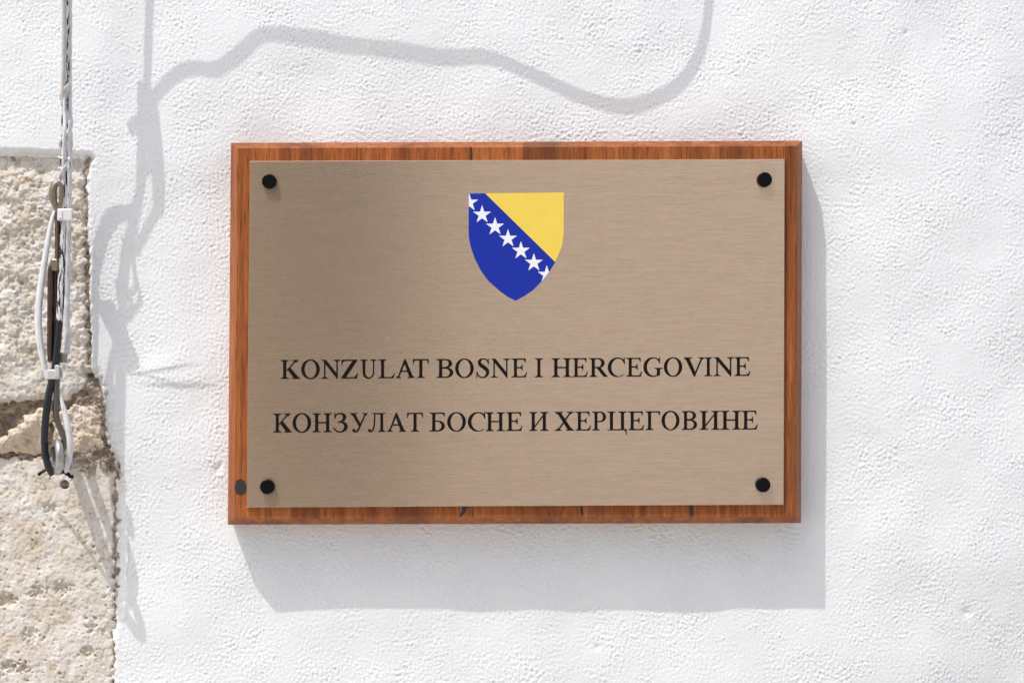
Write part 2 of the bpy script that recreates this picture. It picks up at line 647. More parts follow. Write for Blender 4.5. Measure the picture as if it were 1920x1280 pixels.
# the wall goes on round the detailed part: a coarser ring, then plain sheets
CS = 5.0
cxs = np.arange(-900, 2821, CS)
cys = np.arange(-720, 1991, CS)
CX, CY = np.meshgrid(cxs, cys)
cny, cnx = CX.shape
CH = -2.2 + 0.8 * band(cny, cnx, 340, 81, CS) + 0.45 * fractal(cny, cnx, 10.5, 26, 0.4, 82, CS) + 0.3 * band(cny, cnx, 30, 83, CS)
ckeep = ~((CX > x0 + 14) & (CX < x1 - 14) & (CY > y0 + 14) & (CY < y1 - 14))
ckeep &= (CX > -896) & (CX < 2816) & (CY > -716) & (CY < 1986)
bx0, bx1, bz0, bz1 = -9.0, 9.0, GZ - 0.05, 3.6
yb = 0.0030
xi0, xi1 = (-880 - 960) * S, (2800 - 960) * S
zi0, zi1 = (640 - 1970) * S, (640 + 700) * S
ev, eq = [], []


def sheet(a, b, c, d):
    k = len(ev)
    ev.extend([(a, yb, c), (a, yb, d), (b, yb, d), (b, yb, c)])
    eq.append((k, k + 3, k + 2, k + 1))


sheet(bx0, xi0, bz0, bz1)
sheet(xi1, bx1, bz0, bz1)
sheet(xi0, xi1, zi1, bz1)
sheet(xi0, xi1, bz0, zi0)
# feather the rim back to the plain wall
edge = np.minimum(np.minimum(X - x0, x1 - X), np.minimum(Y - y0, y1 - Y))
f = smooth(1 - edge / 26.0)
H = H * (1 - f)
pm = grid_mesh('plaster', X, Y, H, keep, dirt, (ev, eq))
link('plaster', pm, M_PLASTER, wall)
link('plaster', grid_mesh('plaster_round', CX, CY, CH, ckeep & np.roll(ckeep, 1, 0) & np.roll(ckeep, 1, 1)), M_PLASTER, wall)

# mortar bed and stones
sx = np.arange(-84, 240 + 1, ST)
sy = np.arange(262, 1366 + 1, ST)
SX, SY = np.meshgrid(sx, sy)
my, mx = SX.shape
mort = -30 + 2.4 * band(my, mx, 40, 31) + 1.6 * band(my, mx, 13, 32) + 0.8 * band(my, mx, 6, 33)
mort -= 26 * smooth((26 - SX) / 16) * smooth((SY - 772) / 10) * (1 - smooth((SY - 842) / 10))
mort += 9 * smooth((SX - 128) / 20) * smooth((SY - 700) / 20) * (1 - smooth((SY - 880) / 20))
mort += 13 * smooth((SX - 150) / 8) * (1 - smooth((SY - 680) / 12)) + 12 * smooth((SX - 203) / 7) * smooth((SY - 905) / 20)
rimx = np.minimum(np.minimum(SX + 84, 240 - SX), np.minimum(SY - 262, 1366 - SY))
link('mortar', grid_mesh('mortar', SX, SY, mort), M_MORTAR, wall)


def stone(poly, face, rnd, amp, seed, mat, lam=(60, 26, 13, 7), post=None, edge=2.2):
    d = sdf(SX, SY, poly) + edge * band(my, mx, 26, seed + 5) + 0.9 * band(my, mx, 9, seed + 6)
    ins = -d
    h = face + amp[0] * fractal(my, mx, 26, lam[0] * 2, 1.2, seed) + amp[1] * fractal(my, mx, 4.0, lam[1], 0.95, seed + 1)
    n3 = fractal(my, mx, 5.0, lam[2], 1.0, seed + 2)
    h = h + amp[2] * n3
    # broad chips with crisp edges
    c1 = fractal(my, mx, 7, 70, 1.3, seed + 8)
    c2 = fractal(my, mx, 6, 46, 1.2, seed + 9)
    h = h - amp[3] * (smooth((c1 - 0.55) / 0.22) * 1.3 + smooth((c2 - 0.9) / 0.2))
    if post is not None:
        h = post(h)
    k = np.clip(1 - ins / rnd, 0, 1.6)
    h = h - rnd * 0.75 * k ** 2.2 - np.where(ins < 0, 14, 0)
    h = np.maximum(h, -48)
    link('stone', grid_mesh('stone', SX, SY, h, ins > -2.0), mat, wall)


def up_post(h):
    # heavy hammered hollows, smoother worn belly along the lower edge
    belly = smooth((SY - 668) / 40)
    hol = np.maximum(band(my, mx, 34, 71) - 0.7, 0)
    return h * (1 - 0.35 * belly) - 2.6 * hol * (1 - belly) - 4.0 * belly - 11.0 * (1 - smooth((SY - 304 - 0.05 * SX) / 34))


def low_post(h):
    pit = np.maximum(band(my, mx, 20, 72) - 1.8, 0)
    dr = np.sqrt((SX - 116) ** 2 + (SY - 910) ** 2)
    h = h + 0.04 * (SY - 1080)
    h = h - 5.0 * np.minimum(pit, 1.2)
    for (px, py, pr, pd) in ((112, 1105, 14, 9), (66, 1112, 13, 7), (8, 1128, 16, 9), (165, 1222, 11, 7), (58, 1190, 13, 6),
                             (90, 955, 12, 5), (168, 1178, 8, 6), (18, 1250, 13, 9), (40, 1253, 9, 7)):
        q = np.sqrt(((SX - px) / 1.2) ** 2 + (SY - py) ** 2) + 3 * band(my, mx, 14, 73)
        h = h - pd * smooth(1.25 - q / pr)
    return np.where(dr < 8.5, -42, h)


def left_post(h):
    # broken face: lit top slope, steep shaded front below the diagonal arris
    s = (SX - 10) * 0.55 + (SY - 838)
    return h - 0.30 * np.clip(s + 16, 0, 60)


stone([(-58, 280), (166, 282), (158, 330), (162, 430), (159, 520), (164, 600), (166, 690), (152, 733), (118, 752),
       (60, 750), (0, 757), (-58, 760)], -9, 15, (1.7, 0.62, 0.3, 1.9), 41, M_STONE, lam=(60, 44, 26, 0), post=up_post)
stone([(-30, 842), (8, 818), (40, 786), (86, 758), (92, 775), (84, 826), (78, 851), (50, 857), (18, 850), (-30, 850)],
      -7, 9, (1.3, 0.6, 0.25, 1.4), 47, M_STONE3, lam=(60, 40, 20, 0), post=left_post)
stone([(94, 790), (112, 768), (150, 758), (184, 766), (191, 800), (194, 838), (172, 849), (120, 851), (92, 853)],
      -12, 10, (2.0, 0.75, 0.3, 2.0), 53, M_STONE3, lam=(60, 40, 22, 0))
stone([(-58, 866), (0, 858), (30, 862), (100, 857), (200, 861), (214, 892), (214, 1000), (213, 1180), (213, 1345),
       (-58, 1345)], -13, 9, (0.8, 0.32, 0.16, 0.8), 59, M_STONE2, lam=(80, 26, 14, 0), post=low_post)

# ------------------------------------------------------------------ the plaque
plaque = empty('consulate_plaque', W(965, 625, 0),
               'bronze coloured consulate sign with blue and yellow shield on a chamfered wooden board', 'sign')
BTL, BTR, BBR, BBL = (433, 268), (1504, 264), (1502, 980), (427, 983)
PTL, PTR, PBR, PBL = (468, 302), (1472, 298), (1470, 946), (462, 951)
HB, HF, HP0, HP = 46.0, 70.0, 71.0, 77.0


def bil(q, u, v):
    (ax, ay), (bx, by), (cx, cy), (dx, dy) = q
    return ((ax * (1 - u) + bx * u) * (1 - v) + (dx * (1 - u) + cx * u) * v,
            (ay * (1 - u) + by * u) * (1 - v) + (dy * (1 - u) + cy * u) * v)


BQ = (BTL, BTR, BBR, BBL)
BW, BH = 1072.0, 716.0
CH_T, CH_B, CH_L, CH_R = 10.0, 12.5, 12.0, 9.5


def bp(x, y, h):
    """board point; x, y in board units from its top left corner"""
    px, py = bil(BQ, x / BW, y / BH)
    k = (1 - HB / Z) if h < HB else (1 - h / Z)      # the sides below the chamfer run straight back
    return Vector(((px - 960) * k * S, -h * S, (640 - py) * k * S))


seams = [0, 70, 238, 449, 549, 655, 757, 864, 1041, BW]
LEV = [(-14.0, 0.0), (HB, 0.0), (HF - 0.7, 0.97), (HF, 1.03)]
rp = random.Random(9)
for i in range(len(seams) - 1):
    a, b = seams[i], seams[i + 1]
    ga = 0.12 if i else 0.0
    gb = 0.12 if i < len(seams) - 2 else 0.0
    lift = rp.uniform(-0.25, 0.25)
    vs, fs = [], []
    for j, (h, f) in enumerate(LEV):
        l = a + ga + (CH_L * f if i == 0 else (0.2 if j == 3 else 0))
        r = b - gb - (CH_R * f if i == len(seams) - 2 else (0.2 if j == 3 else 0))
        hh = h + (lift if j > 1 else 0)
        vs += [bp(l, CH_T * f, hh), bp(r, CH_T * f, hh), bp(r, BH - CH_B * f, hh), bp(l, BH - CH_B * f, hh)]
    for j in range(len(LEV) - 1):
        for k in range(4):
            k2 = (k + 1) % 4
            fs.append((j * 4 + k, j * 4 + 4 + k, j * 4 + 4 + k2, j * 4 + k2))
    n = (len(LEV) - 1) * 4
    fs += [(0, 1, 2, 3), (n + 3, n + 2, n + 1, n)]
    link('plank', mesh('plank', vs, fs), M_WOOD, plaque, smooth=False)


# dark knots and resin veins set in the wood
def blob(name, pts, h, mat, parent):
    c = np.mean(np.array(pts), 0)
    ring1 = [bp(x, y, h) for x, y in pts]
    ring0 = [bp(c[0] + (x - c[0]) * 1.05, c[1] + (y - c[1]) * 1.05, h - 1.2) for x, y in pts]
    n = len(pts)
    fs = [(k, (k + 1) % n, n + (k + 1) % n, n + k) for k in range(n)] + [tuple(range(n, 2 * n))]
    return link(name, mesh(name, ring0 + ring1, fs), mat, parent, smooth=False)


kn = [(13 + 0, 640)]
blob('knot', [(12, 646), (15, 634), (23, 630), (31, 634), (35, 645), (33, 656), (25, 661), (16, 658)], HF + 0.35, M_KNOT, plaque)
blob('crack', [(449, 10), (452, 10), (453.5, 24), (453, 36), (448.5, 36), (449.5, 22)], HF + 0.35, M_KNOT, plaque)
blob('crack', [(440, 679), (450, 679), (444, 694), (438, 701), (433, 702), (437, 692)], HF + 0.35, M_KNOT, plaque)
blob('crack', [(658, 679), (663, 679), (665, 700), (662, 703), (660, 692)], HF + 0.35, M_KNOT, plaque)
blob('crack', [(862, 679), (871, 679), (870, 702), (866, 702), (863, 690)], HF + 0.35, M_KNOT, plaque)

# the metal plate
PQ = (PTL, PTR, PBR, PBL)


def pp(u, v, h):
    px, py = bil(PQ, u, v)
    k = 1 - HP / Z
    return Vector(((px - 960) * k * S, -h * S, (640 - py) * k * S))


vs, fs = [], []
eu, evv = 1.2 / 1004, 1.2 / 648
for (h, iu, iv) in ((HP0, 0, 0), (HP - 1.6, 0, 0), (HP, eu, evv)):
    vs += [pp(iu, iv, h), pp(1 - iu, iv, h), pp(1 - iu, 1 - iv, h), pp(iu, 1 - iv, h)]
for j in range(2):
    for k in range(4):
        k2 = (k + 1) % 4
        fs.append((j * 4 + k, j * 4 + 4 + k, j * 4 + 4 + k2, j * 4 + k2))
fs += [(0, 1, 2, 3), (11, 10, 9, 8)]
pme = mesh('metal_plate', vs, fs)
uvl = pme.uv_layers.new(name='grain')
for lp in pme.loops:
    co = pme.vertices[lp.vertex_index].co
    uvl.data[lp.index].uv = (co.z + 0.002 * co.y, co.x + 0.003 * co.y)
plate = link('metal_plate', pme, M_PLATE, plaque, smooth=False)

# four black screw caps
cap0 = None
for (cx, cy) in ((505, 340.5), (1433.5, 337), (501.5, 912), (1430.5, 908.5)):
    if cap0 is None:
        vs, fs = [], []
        prof = [(13.2, 0.0), (13.4, 1.0), (13.4, 8.2), (12.9, 9.4), (11.6, 10.0)]
        NS = 40
        for r_, h_ in prof:
            for k in range(NS):
                a = 2 * math.pi * k / NS
                vs.append(Vector((r_ * math.cos(a) * S, -h_ * S, r_ * math.sin(a) * S)))
        for j in range(len(prof) - 1):
            for k in range(NS):
                k2 = (k + 1) % NS
                fs.append((j * NS + k, j * NS + k2, (j + 1) * NS + k2, (j + 1) * NS + k))
        n = (len(prof) - 1) * NS
        fs.append(tuple(n + k for k in range(NS)))
        cme = mesh('screw_cap', vs, fs)
        cap0 = link('screw_cap', cme, M_BLACK_STUD, plaque, smooth=False)
        c = cap0
        for p in cme.polygons:
            p.use_smooth = len(p.vertices) == 4
    else:
        c = cap0.copy()
        COL.objects.link(c)
    c.matrix_parent_inverse = plaque.matrix_world.inverted()
    c.location = W(cx, cy, HP + 5) + Vector((0, 5 * S, 0))


# --------------------------------------------------------------- shield
def flat(name, polys, h, mat, parent):
    """union of outlines in photo units, a thin print on the plate"""
    vs, fcs = [], []
    for p in polys:
        area = sum(p[i][0] * p[(i + 1) % len(p)][1] - p[(i + 1) % len(p)][0] * p[i][1] for i in range(len(p)))
        q = list(p) if area > 0 else list(reversed(p))
        fcs.append(list(range(len(vs), len(vs) + len(q))))
        vs += [Vector(v) for v in q]
    v2, _, f2, _, _, of = delaunay_2d_cdt(vs, [], fcs, 1, 1e-4)
    f2 = [f_ for f_, o_ in zip(f2, of) if o_]
    co = [W(v.x, v.y, h) for v in v2]
    fs = [tuple(reversed(f_)) for f_ in f2]
    me = mesh(name, co, fs)
    # keep the print facing the street
    if len(me.polygons) and me.polygons[0].normal.y > 0:
        me.flip_normals()
    return link(name, me, mat, parent, smooth=False)


SH = [(879.1, 362.9), (1057.2, 361.0), (1057.0, 425), (1056.8, 439.7), (1053.6, 462), (1047.5, 476.5), (1041.0, 491.5),
      (1030.2, 509.0), (1016, 527), (998.7, 544.2), (982.5, 555.2), (966.7, 563.6), (952, 556.3), (937.8, 546.2),
      (915.5, 526.6), (901, 506.5), (890, 484.5), (882, 461), (879.2, 446), (878.5, 430)]


def clip(poly, conv):
    def inside(p, a, b):
        return (b[0] - a[0]) * (p[1] - a[1]) - (b[1] - a[1]) * (p[0] - a[0]) >= 0
    outp = list(poly)
    for i in range(len(conv)):
        a, b = conv[i], conv[(i + 1) % len(conv)]
        inp, outp = outp, []
        for j in range(len(inp)):
            p, q = inp[j - 1], inp[j]
            ip, iq = inside(p, a, b), inside(q, a, b)
            if ip != iq:
                dx, dy = q[0] - p[0], q[1] - p[1]
                ex, ey = b[0] - a[0], b[1] - a[1]
                t_ = (ex * (a[1] - p[1]) - ey * (a[0] - p[0])) / (ex * dy - ey * dx)
                outp.append((p[0] + dx * t_, p[1] + dy * t_))
            if iq:
                outp.append(q)
        if not outp:
            break
    return outp


shield = flat('shield', [SH], HP + 0.30, M_BLUE, plate)
flat('yellow_field', [clip([(902.0, 355), (1070, 355), (1070, 519.5)], SH)], HP + 0.50, M_YELLOW, plate)
for k in range(7):
    cx, cy = 820 + (294 + 119.4 * k) / 4.923, 330 + (246 + 110.8 * k) / 4.923
    pts = []
    for j in range(10):
        rr = 17.9 if j % 2 == 0 else 17.9 * 0.382
        a = math.pi * j / 5
        pts.append((cx + rr * math.sin(a), cy - rr * math.cos(a)))
    flat('star', [clip(pts, SH)], HP + 0.50, M_STAR, plate)


# --------------------------------------------------------------- lettering
def rect(a, b, c, d):
    return [(a, b), (c, b), (c, d), (a, d)]


def qb(p0, p1, p2, n=5):
    return [((1 - t) ** 2 * p0[0] + 2 * t * (1 - t) * p1[0] + t * t * p2[0],
             (1 - t) ** 2 * p0[1] + 2 * t * (1 - t) * p1[1] + t * t * p2[1]) for t in [i / n for i in range(n + 1)]]


def foot(a, b, l, r, y=0, u=1):
    p = [(l, y), (r, y)]
    p += qb((r, y + 20 * u), (b + (r - b) * 0.10, y + 28 * u), (b, y + 80 * u))
    p += qb((a, y + 80 * u), (a - (a - l) * 0.10, y + 28 * u), (l, y + 20 * u))
    return p


def strip(o, i):
    return [[o[k], o[k + 1], i[k + 1], i[k]] for k in range(len(o) - 1)]


def arc(cx, cy, rx, ry, a0, a1, n=28):
    return [(cx + rx * math.cos(R(a0 + (a1 - a0) * k / n)), cy + ry * math.sin(R(a0 + (a1 - a0) * k / n)))
            for k in range(n + 1)]


def ribbon(pts, n=6):
    sp = spline(pts, n)
    lo, ro = [], []
    for k in range(len(sp)):
        a, b = sp[max(k - 1, 0)], sp[min(k + 1, len(sp) - 1)]
        dx, dy = b[0] - a[0], b[1] - a[1]
        L = math.hypot(dx, dy) or 1
        w = sp[k][2] / 2
        lo.append((sp[k][0] - dy / L * w, sp[k][1] + dx / L * w))
        ro.append((sp[k][0] + dy / L * w, sp[k][1] - dx / L * w))
    return strip(lo, ro)


def bowl(cx, cy, rx, ry, ix, iy, xl):
    o = [(xl, cy + ry)] + arc(cx, cy, rx, ry, 90, -90, 24) + [(xl, cy - ry)]
    i = [(xl, cy + iy)] + arc(cx, cy, ix, iy, 90, -90, 24) + [(xl, cy - iy)]
    return strip(o, i)


def ball(cx, cy, r):
    return [arc(cx, cy, r, r, 0, 360, 20)[:-1]]


def stem(a, b, l, r, l2=None, r2=None):
    return [rect(a, 0, b, 662), foot(a, b, l, r), foot(a, b, l if l2 is None else l2, r if r2 is None else r2, 662, -1)]


BARDROP = [(546, 662), (546, 519), (527, 519), (513, 580), (480, 614), (430, 624), (430, 662)]
BARRISE = [(598, 172), (578, 172), (545, 92), (485, 44), (430, 38), (430, 0), (552, 0)]


def gC():
    o = arc(360, 331, 332, 345, 40, 312, 40)
    i = arc(386, 331, 244, 309, 40, 312, 40)
    for k in range(10):
        f_ = k / 9 * 0.75
        a, b = o[-10 + k], i[-10 + k]
        i[-10 + k] = (b[0] + (a[0] - b[0]) * f_, b[1] + (a[1] - b[1]) * f_)
    return strip(o, i) + [[(590, 676), (607, 676), (616, 448), (594, 448), (560, 545), (575, 600)]]


def gG():
    o = arc(360, 331, 332, 345, 42, 300, 40)
    i = arc(388, 331, 246, 309, 42, 300, 40)
    return strip(o, i) + [[(588, 676), (605, 676), (614, 462), (592, 462), (560, 545), (575, 600)],
                          rect(508, 60, 610, 290), [(508, 110), (610, 110), (610, 48), (540, 14), (505, 20), (500, 60)],
                          foot(508, 610, 418, 709, 300, -1)]


GL = {
    'K': lambda: stem(111, 213, 14, 312) + [[(200, 262), (262, 300), (604, 648), (548, 648)],
                                            foot(548, 604, 428, 668, 662, -1),
                                            [(258, 336), (350, 410), (672, 40), (723, 19), (723, 0), (430, 0), (430, 19), (500, 34)]],
    'O': lambda: strip(arc(361, 331, 327, 345, 0, 360, 56), arc(361, 331, 216, 312, 0, 360, 56)),
    'N': lambda: [rect(108, 0, 148, 600), foot(108, 148, 12, 248),
                  [(12, 662), (172, 662), (608, 128), (608, -11), (588, -11), (108, 580), (70, 640), (12, 643)],
                  rect(568, -11, 608, 662), foot(568, 608, 466, 707, 662, -1)],
    'Z': lambda: [rect(45, 624, 580, 662), [(52, 662), (40, 662), (30, 488), (50, 488), (74, 575), (130, 622), (190, 630), (190, 662)],
                  [(436, 640), (582, 640), (172, 20), (26, 20)],
                  rect(25, 0, 560, 38), [(597, 182), (576, 182), (546, 96), (480, 42), (420, 38), (420, 0), (572, 0)]],
    'U': lambda: [rect(119, 210, 221, 662), foot(119, 221, 14, 322, 662, -1), rect(568, 210, 608, 662),
                  foot(568, 608, 468, 708, 662, -1)] + strip(arc(363, 215, 244, 229, 180, 360, 30), arc(394, 215, 174, 184, 180, 360, 30)),
    'L': lambda: stem(110, 212, 12, 300) + [rect(110, 0, 560, 38), BARRISE],
    'A': lambda: [[(338, 674), (376, 604), (128, 14), (84, 14)], [(338, 674), (366, 674), (652, 14), (522, 14), (316, 570), (330, 640)],
                  rect(172, 218, 500, 258), foot(86, 126, 15, 215), foot(534, 640, 446, 706)],
    'T': lambda: [rect(254, 0, 356, 650), foot(254, 356, 160, 452), rect(23, 624, 587, 662),
                  [(24, 662), (110, 626), (70, 604), (50, 566), (38, 492), (16, 492)],
                  [(586, 662), (500, 626), (540, 604), (560, 566), (572, 492), (594, 492)]],
    'B': lambda: stem(110, 212, 14, 240) + bowl(330, 503, 222, 159, 116, 122, 205) + bowl(336, 181, 257, 181, 147, 143, 205),
    'S': lambda: ribbon([(446, 500, 16), (418, 596, 28), (352, 646, 36), (262, 658, 38), (176, 622, 72), (140, 548, 92),
                         (168, 464, 106), (252, 394, 120), (348, 322, 120), (414, 244, 108), (424, 152, 94), (378, 58, 66),
                         (280, 5, 38), (180, 16, 36), (100, 84, 28), (58, 196, 16)])
    + [[(440, 676), (457, 676), (467, 466), (446, 466)], [(42, -14), (60, -14), (66, 214), (44, 214)]],
    'E': lambda: stem(110, 212, 12, 290) + [rect(110, 624, 546, 662), BARDROP, rect(205, 322, 420, 362),
                                            [(430, 444), (410, 444), (396, 386), (345, 362), (345, 322), (396, 300), (410, 240), (430, 240)],
                                            rect(110, 0, 560, 38), BARRISE],
    'I': lambda: stem(116, 218, 18, 316),
    'H': lambda: stem(110, 212, 18, 304) + stem(508, 610, 416, 702) + [rect(205, 314, 515, 356)],
    'R': lambda: stem(110, 212, 14, 304) + bowl(340, 487, 222, 175, 112, 137, 205)
    + [[(272, 335), (402, 345), (634, 44), (672, 19), (672, 0), (545, 0)]],
    'P': lambda: stem(110, 212, 14, 304) + bowl(330, 478, 222, 184, 112, 146, 205),
    'C': gC, 'G': gG,
    'V': lambda: [[(60, 648), (188, 648), (398, 112), (368, -11), (346, -11)], [(346, -11), (370, -11), (624, 648), (580, 648), (372, 108)],
                  foot(66, 184, 14, 288, 662, -1), foot(580, 624, 490, 700, 662, -1)],
    'zh': lambda: [rect(62, 470, 80, 676)] + ribbon([(72, 500, 16), (112, 604, 28), (196, 652, 36), (290, 646, 50), (366, 590, 88),
                                                   (378, 510, 96), (334, 412, 66), (250, 362, 36), (180, 354, 32)])
    + ribbon([(180, 354, 32), (300, 344, 44), (392, 286, 92), (424, 186, 110), (380, 72, 82), (276, 8, 42), (172, 10, 38), (90, 66, 32), (36, 162, 22)]),
    'u': lambda: [[(74, 648), (198, 648), (432, 258), (372, 182)], foot(80, 192, 16, 302, 662, -1), foot(600, 642, 506, 704, 662, -1)]
    + ribbon([(622, 650, 42), (520, 440, 44), (404, 208, 48), (336, 80, 56), (262, 12, 46), (180, 8, 40)]) + ball(160, 50, 54),
    'l': lambda: [rect(508, 0, 610, 662), foot(508, 610, 416, 702), rect(235, 622, 610, 662), rect(160, 643, 702, 662)]
    + ribbon([(278, 645, 40), (272, 420, 42), (258, 240, 44), (222, 96, 46), (156, 20, 42), (90, 10, 38)]) + ball(74, 46, 52),
    'b': lambda: stem(110, 212, 12, 250) + [rect(110, 624, 546, 662), BARDROP] + bowl(300, 189, 250, 189, 140, 151, 205),
    'i': lambda: stem(110, 212, 18, 304) + stem(508, 610, 416, 702) + [[(200, 96), (200, 152), (522, 566), (522, 510)]],
    'h': lambda: [[(88, 652), (224, 652), (642, 10), (502, 10)], [(560, 652), (610, 652), (166, 10), (116, 10)],
                  foot(96, 214, 18, 310, 662, -1), foot(564, 606, 455, 695, 662, -1), foot(118, 162, 15, 262), foot(512, 634, 418, 712)],
    'ts': lambda: [rect(110, 0, 212, 662), foot(110, 212, 18, 304, 662, -1), rect(508, 0, 610, 662), foot(508, 610, 416, 702, 662, -1),
                   rect(18, 0, 702, 19), rect(110, 0, 690, 38),
                   [(630, 38), (706, 38), (706, 10), (706, -158), (686, -158), (672, -66), (640, 0)]],
    'g': lambda: stem(110, 212, 14, 304) + [rect(110, 624, 546, 662), BARDROP],
}
CAP = {k: GL[k]() for k in GL}


def word(row, base, cap, k):
    """row: list of (glyph, left, right) in photo units; base: (x, y, slope)"""
    for gname, l, r_ in row:
        polys = CAP[gname]
        xsn = [p[0] for q in polys for p in q]
        gx0, gx1 = min(xsn), max(xsn)
        sc = (r_ - l) / (gx1 - gx0)
        mp = []
        for q in polys:
            mp.append([(l + (p[0] - gx0) * sc, base[1] + (l + (p[0] - gx0) * sc - base[0]) * base[2] - p[1] * cap / 662.0) for p in q])
        mp = [[(x_ + dx, y_ + dy) for x_, y_ in q] for q in mp for dx, dy in ((-0.32, -0.2), (0.32, -0.2), (0.32, 0.2), (-0.32, 0.2))]
        flat('letter', mp, HP + 0.35, M_INK, plate)


def rowpx(spec, ox, sc):
    return [(g_, ox + a / sc, ox + b / sc) for g_, a, b in spec]


r1 = rowpx([('K', 105, 250), ('O', 260, 397), ('N', 412, 552), ('Z', 560, 682), ('U', 702, 822), ('L', 838, 960), ('A', 968, 1110),
            ('T', 1097, 1215), ('B', 1273, 1398), ('O', 1415, 1552), ('S', 1574, 1668), ('N', 1682, 1825)], 500, 4.0)
r1 += rowpx([('E', 75, 188), ('I', 248, 304), ('H', 370, 515), ('E', 520, 634), ('R', 645, 780), ('C', 783, 907), ('E', 918, 1033),
             ('G', 1045, 1185), ('O', 1195, 1328), ('V', 1340, 1496), ('I', 1493, 1548), ('N', 1560, 1710), ('E', 1712, 1828)], 940, 3.918)
word(r1, (526, 709.9, -0.0064), 35.0, 1)
r2 = rowpx([('K', 50, 190), ('O', 195, 332), ('H', 345, 487), ('zh', 500, 607), ('u', 627, 757), ('l', 762, 890), ('A', 903, 1045),
            ('T', 1053, 1172), ('b', 1222, 1335), ('O', 1355, 1493), ('C', 1510, 1638), ('H', 1642, 1785), ('E', 1795, 1917)], 500, 4.0)
r2 += rowpx([('i', 205, 345), ('h', 392, 535), ('E', 545, 657), ('P', 668, 768), ('ts', 780, 920), ('E', 932, 1048), ('g', 1060, 1165),
             ('O', 1178, 1308), ('B', 1325, 1437), ('i', 1457, 1605), ('H', 1612, 1760), ('E', 1765, 1882)], 940, 3.918)
word(r2, (512, 810.2, -0.0062), 35.0, 2)

# ------------------------------------------------------------------ cables at the left
UP = -2600            # the runs leave upwards along the wall, out of view
cable = empty('hanging_cable', W(105, 885, 100), 'black rubber cable caked with white paint, hanging in front of the bare stones', 'cable')
tube('cable_core', [(120, UP, 125, 5.8), (123, -900, 124, 5.8), (126, -300, 122, 5.8), (126, -200, 121, 5.8), (128, -165, 121, 12), (129, -90, 121, 13), (128, -35, 120, 11), (126, -8, 119, 5.6), (125.5, 60, 113, 5.4), (124.5, 150, 102, 5.4),
                    (121, 240, 93, 6.7), (119.5, 300, 91, 6.7), (119.5, 345, 90, 6.7), (118, 420, 91, 6.7), (116, 500, 93, 6.7), (113.5, 570, 95, 6.7), (108, 640, 97, 6.7), (103, 690, 99, 6.7),
                    (97, 715, 100, 6.7), (89, 755, 102, 6.7), (84.5, 800, 104, 6.7), (84.5, 845, 105, 6.7), (91, 875, 105, 6.7), (100, 890, 104, 6.7)],
     6.6, M_CABLE, cable, n=10, seg=14, lumpy=0.05)

wcable = empty('white_cable', W(124, 664, 45), 'white painted cable behind the black one, running straight down beside the clamp', 'cable')
tube('cable_core', [(118, -185, 118, 4), (122, -150, 118, 8), (128, -60, 116, 8.5), (129.5, 40, 112, 5.4), (129.5, 114, 102, 5.4), (129, 175, 82, 5.8), (129, 225, 68, 6.8), (129.5, 286, 55, 6.8), (128.5, 349, 46, 6.8),
                    (127.5, 398, 41, 6.8), (126.5, 462, 40, 6.8), (125, 543, 41, 6.8), (124.5, 600, 44, 6.8), (125, 645, 46, 6.8), (124, 664, 47, 6.8)],
     6.8, M_WCABLE, wcable, n=10, seg=12, lumpy=0.13)

front = tube('cable_end', [(124, -190, 136, 6.5), (124, -100, 144, 9.5), (122, -30, 146, 8.0), (120.5, 0, 143, 4.6), (120.5, 60, 131, 4.6), (120, 110, 122, 4.4), (118.5, 160, 112, 4.0), (117, 200, 104, 2.4)],
             5, mat_plain('grey_white_tape', (0.55, 0.51, 0.46), 0.6, 0, 0.14, 200))
tag(front, 'beige painted tape end laid along the black cable above the stones', 'tape')

drop = tube('branch_cable', [(126, -76, 121), (154, -102, 120), (166, -127, 120), (198, -162, 120), (242, -187, 120), (286, -187, 120), (320, -210, 120),
                             (364, -247, 120), (398, -253, 120), (468, -244, 120), (546, -234, 120), (650, -222, 120), (781, -213, 120),
                             (846, -193, 120), (916, -165, 120), (994, -135, 120), (1062, -121, 120), (1111, -132, 120), (1156, -161, 120),
                             (1187, -208, 120), (1203, -255, 120), (1209, -312, 120), (1210, -420, 120), (1195, -900, 122), (1180, UP, 124)],
            5.9, M_CABLE_BLACK, None, n=8, seg=12, wall=True)
tag(drop, 'looping black cable above the plaque whose wavy shadow falls on the plaster', 'cable')

lw = tube('white_wire', [(110, 386, 92, 3.0), (100, 405, 94, 4.0), (93, 435, 95, 5.0), (87, 470, 96, 5.6), (79, 520, 96, 6.3), (73, 570, 96, 6.8), (72, 610, 97, 6.8),
                         (76, 650, 98, 6.2), (83, 685, 99, 5.2), (90, 712, 99, 4.0)], 6, M_WCABLE, None, n=8, seg=12)
tag(lw, 'white wire bowing out left of the turnbuckle over the stone', 'wire')
rw = tube('white_wire', [(111, 735, 96, 2.0), (117, 757, 97, 4.2), (124, 785, 98, 5.6), (129.5, 815, 99, 6.4), (131, 842, 99, 6.6), (128, 866, 99, 5.6), (123, 886, 99, 2.6)],
          6, M_WCABLE, None, n=8, seg=12)
tag(rw, 'short white wire curving right of the hook just above the zip tie', 'wire')

# white spiral of binding wire round the painted cables
pts = []
for k in range(121):
    t_ = k / 120
    y_ = 150 + 185 * t_
    a = 2 * math.pi * 2.4 * (t_ + 0.05 * math.sin(9 * t_))
    cx = 123.5 - 4 * t_
    pts.append(W(cx + 9.2 * math.cos(a), y_, (104 - 12 * t_) + 9.2 * math.sin(a)))
vs, fs = tube_data(pts, 2.6 * S, 8)
bw_ = link('binding_wire', mesh('binding_wire', vs, fs), M_WCABLE)
tag(bw_, 'thin white binding wire spiralled round the cable at the top of the stones', 'wire')

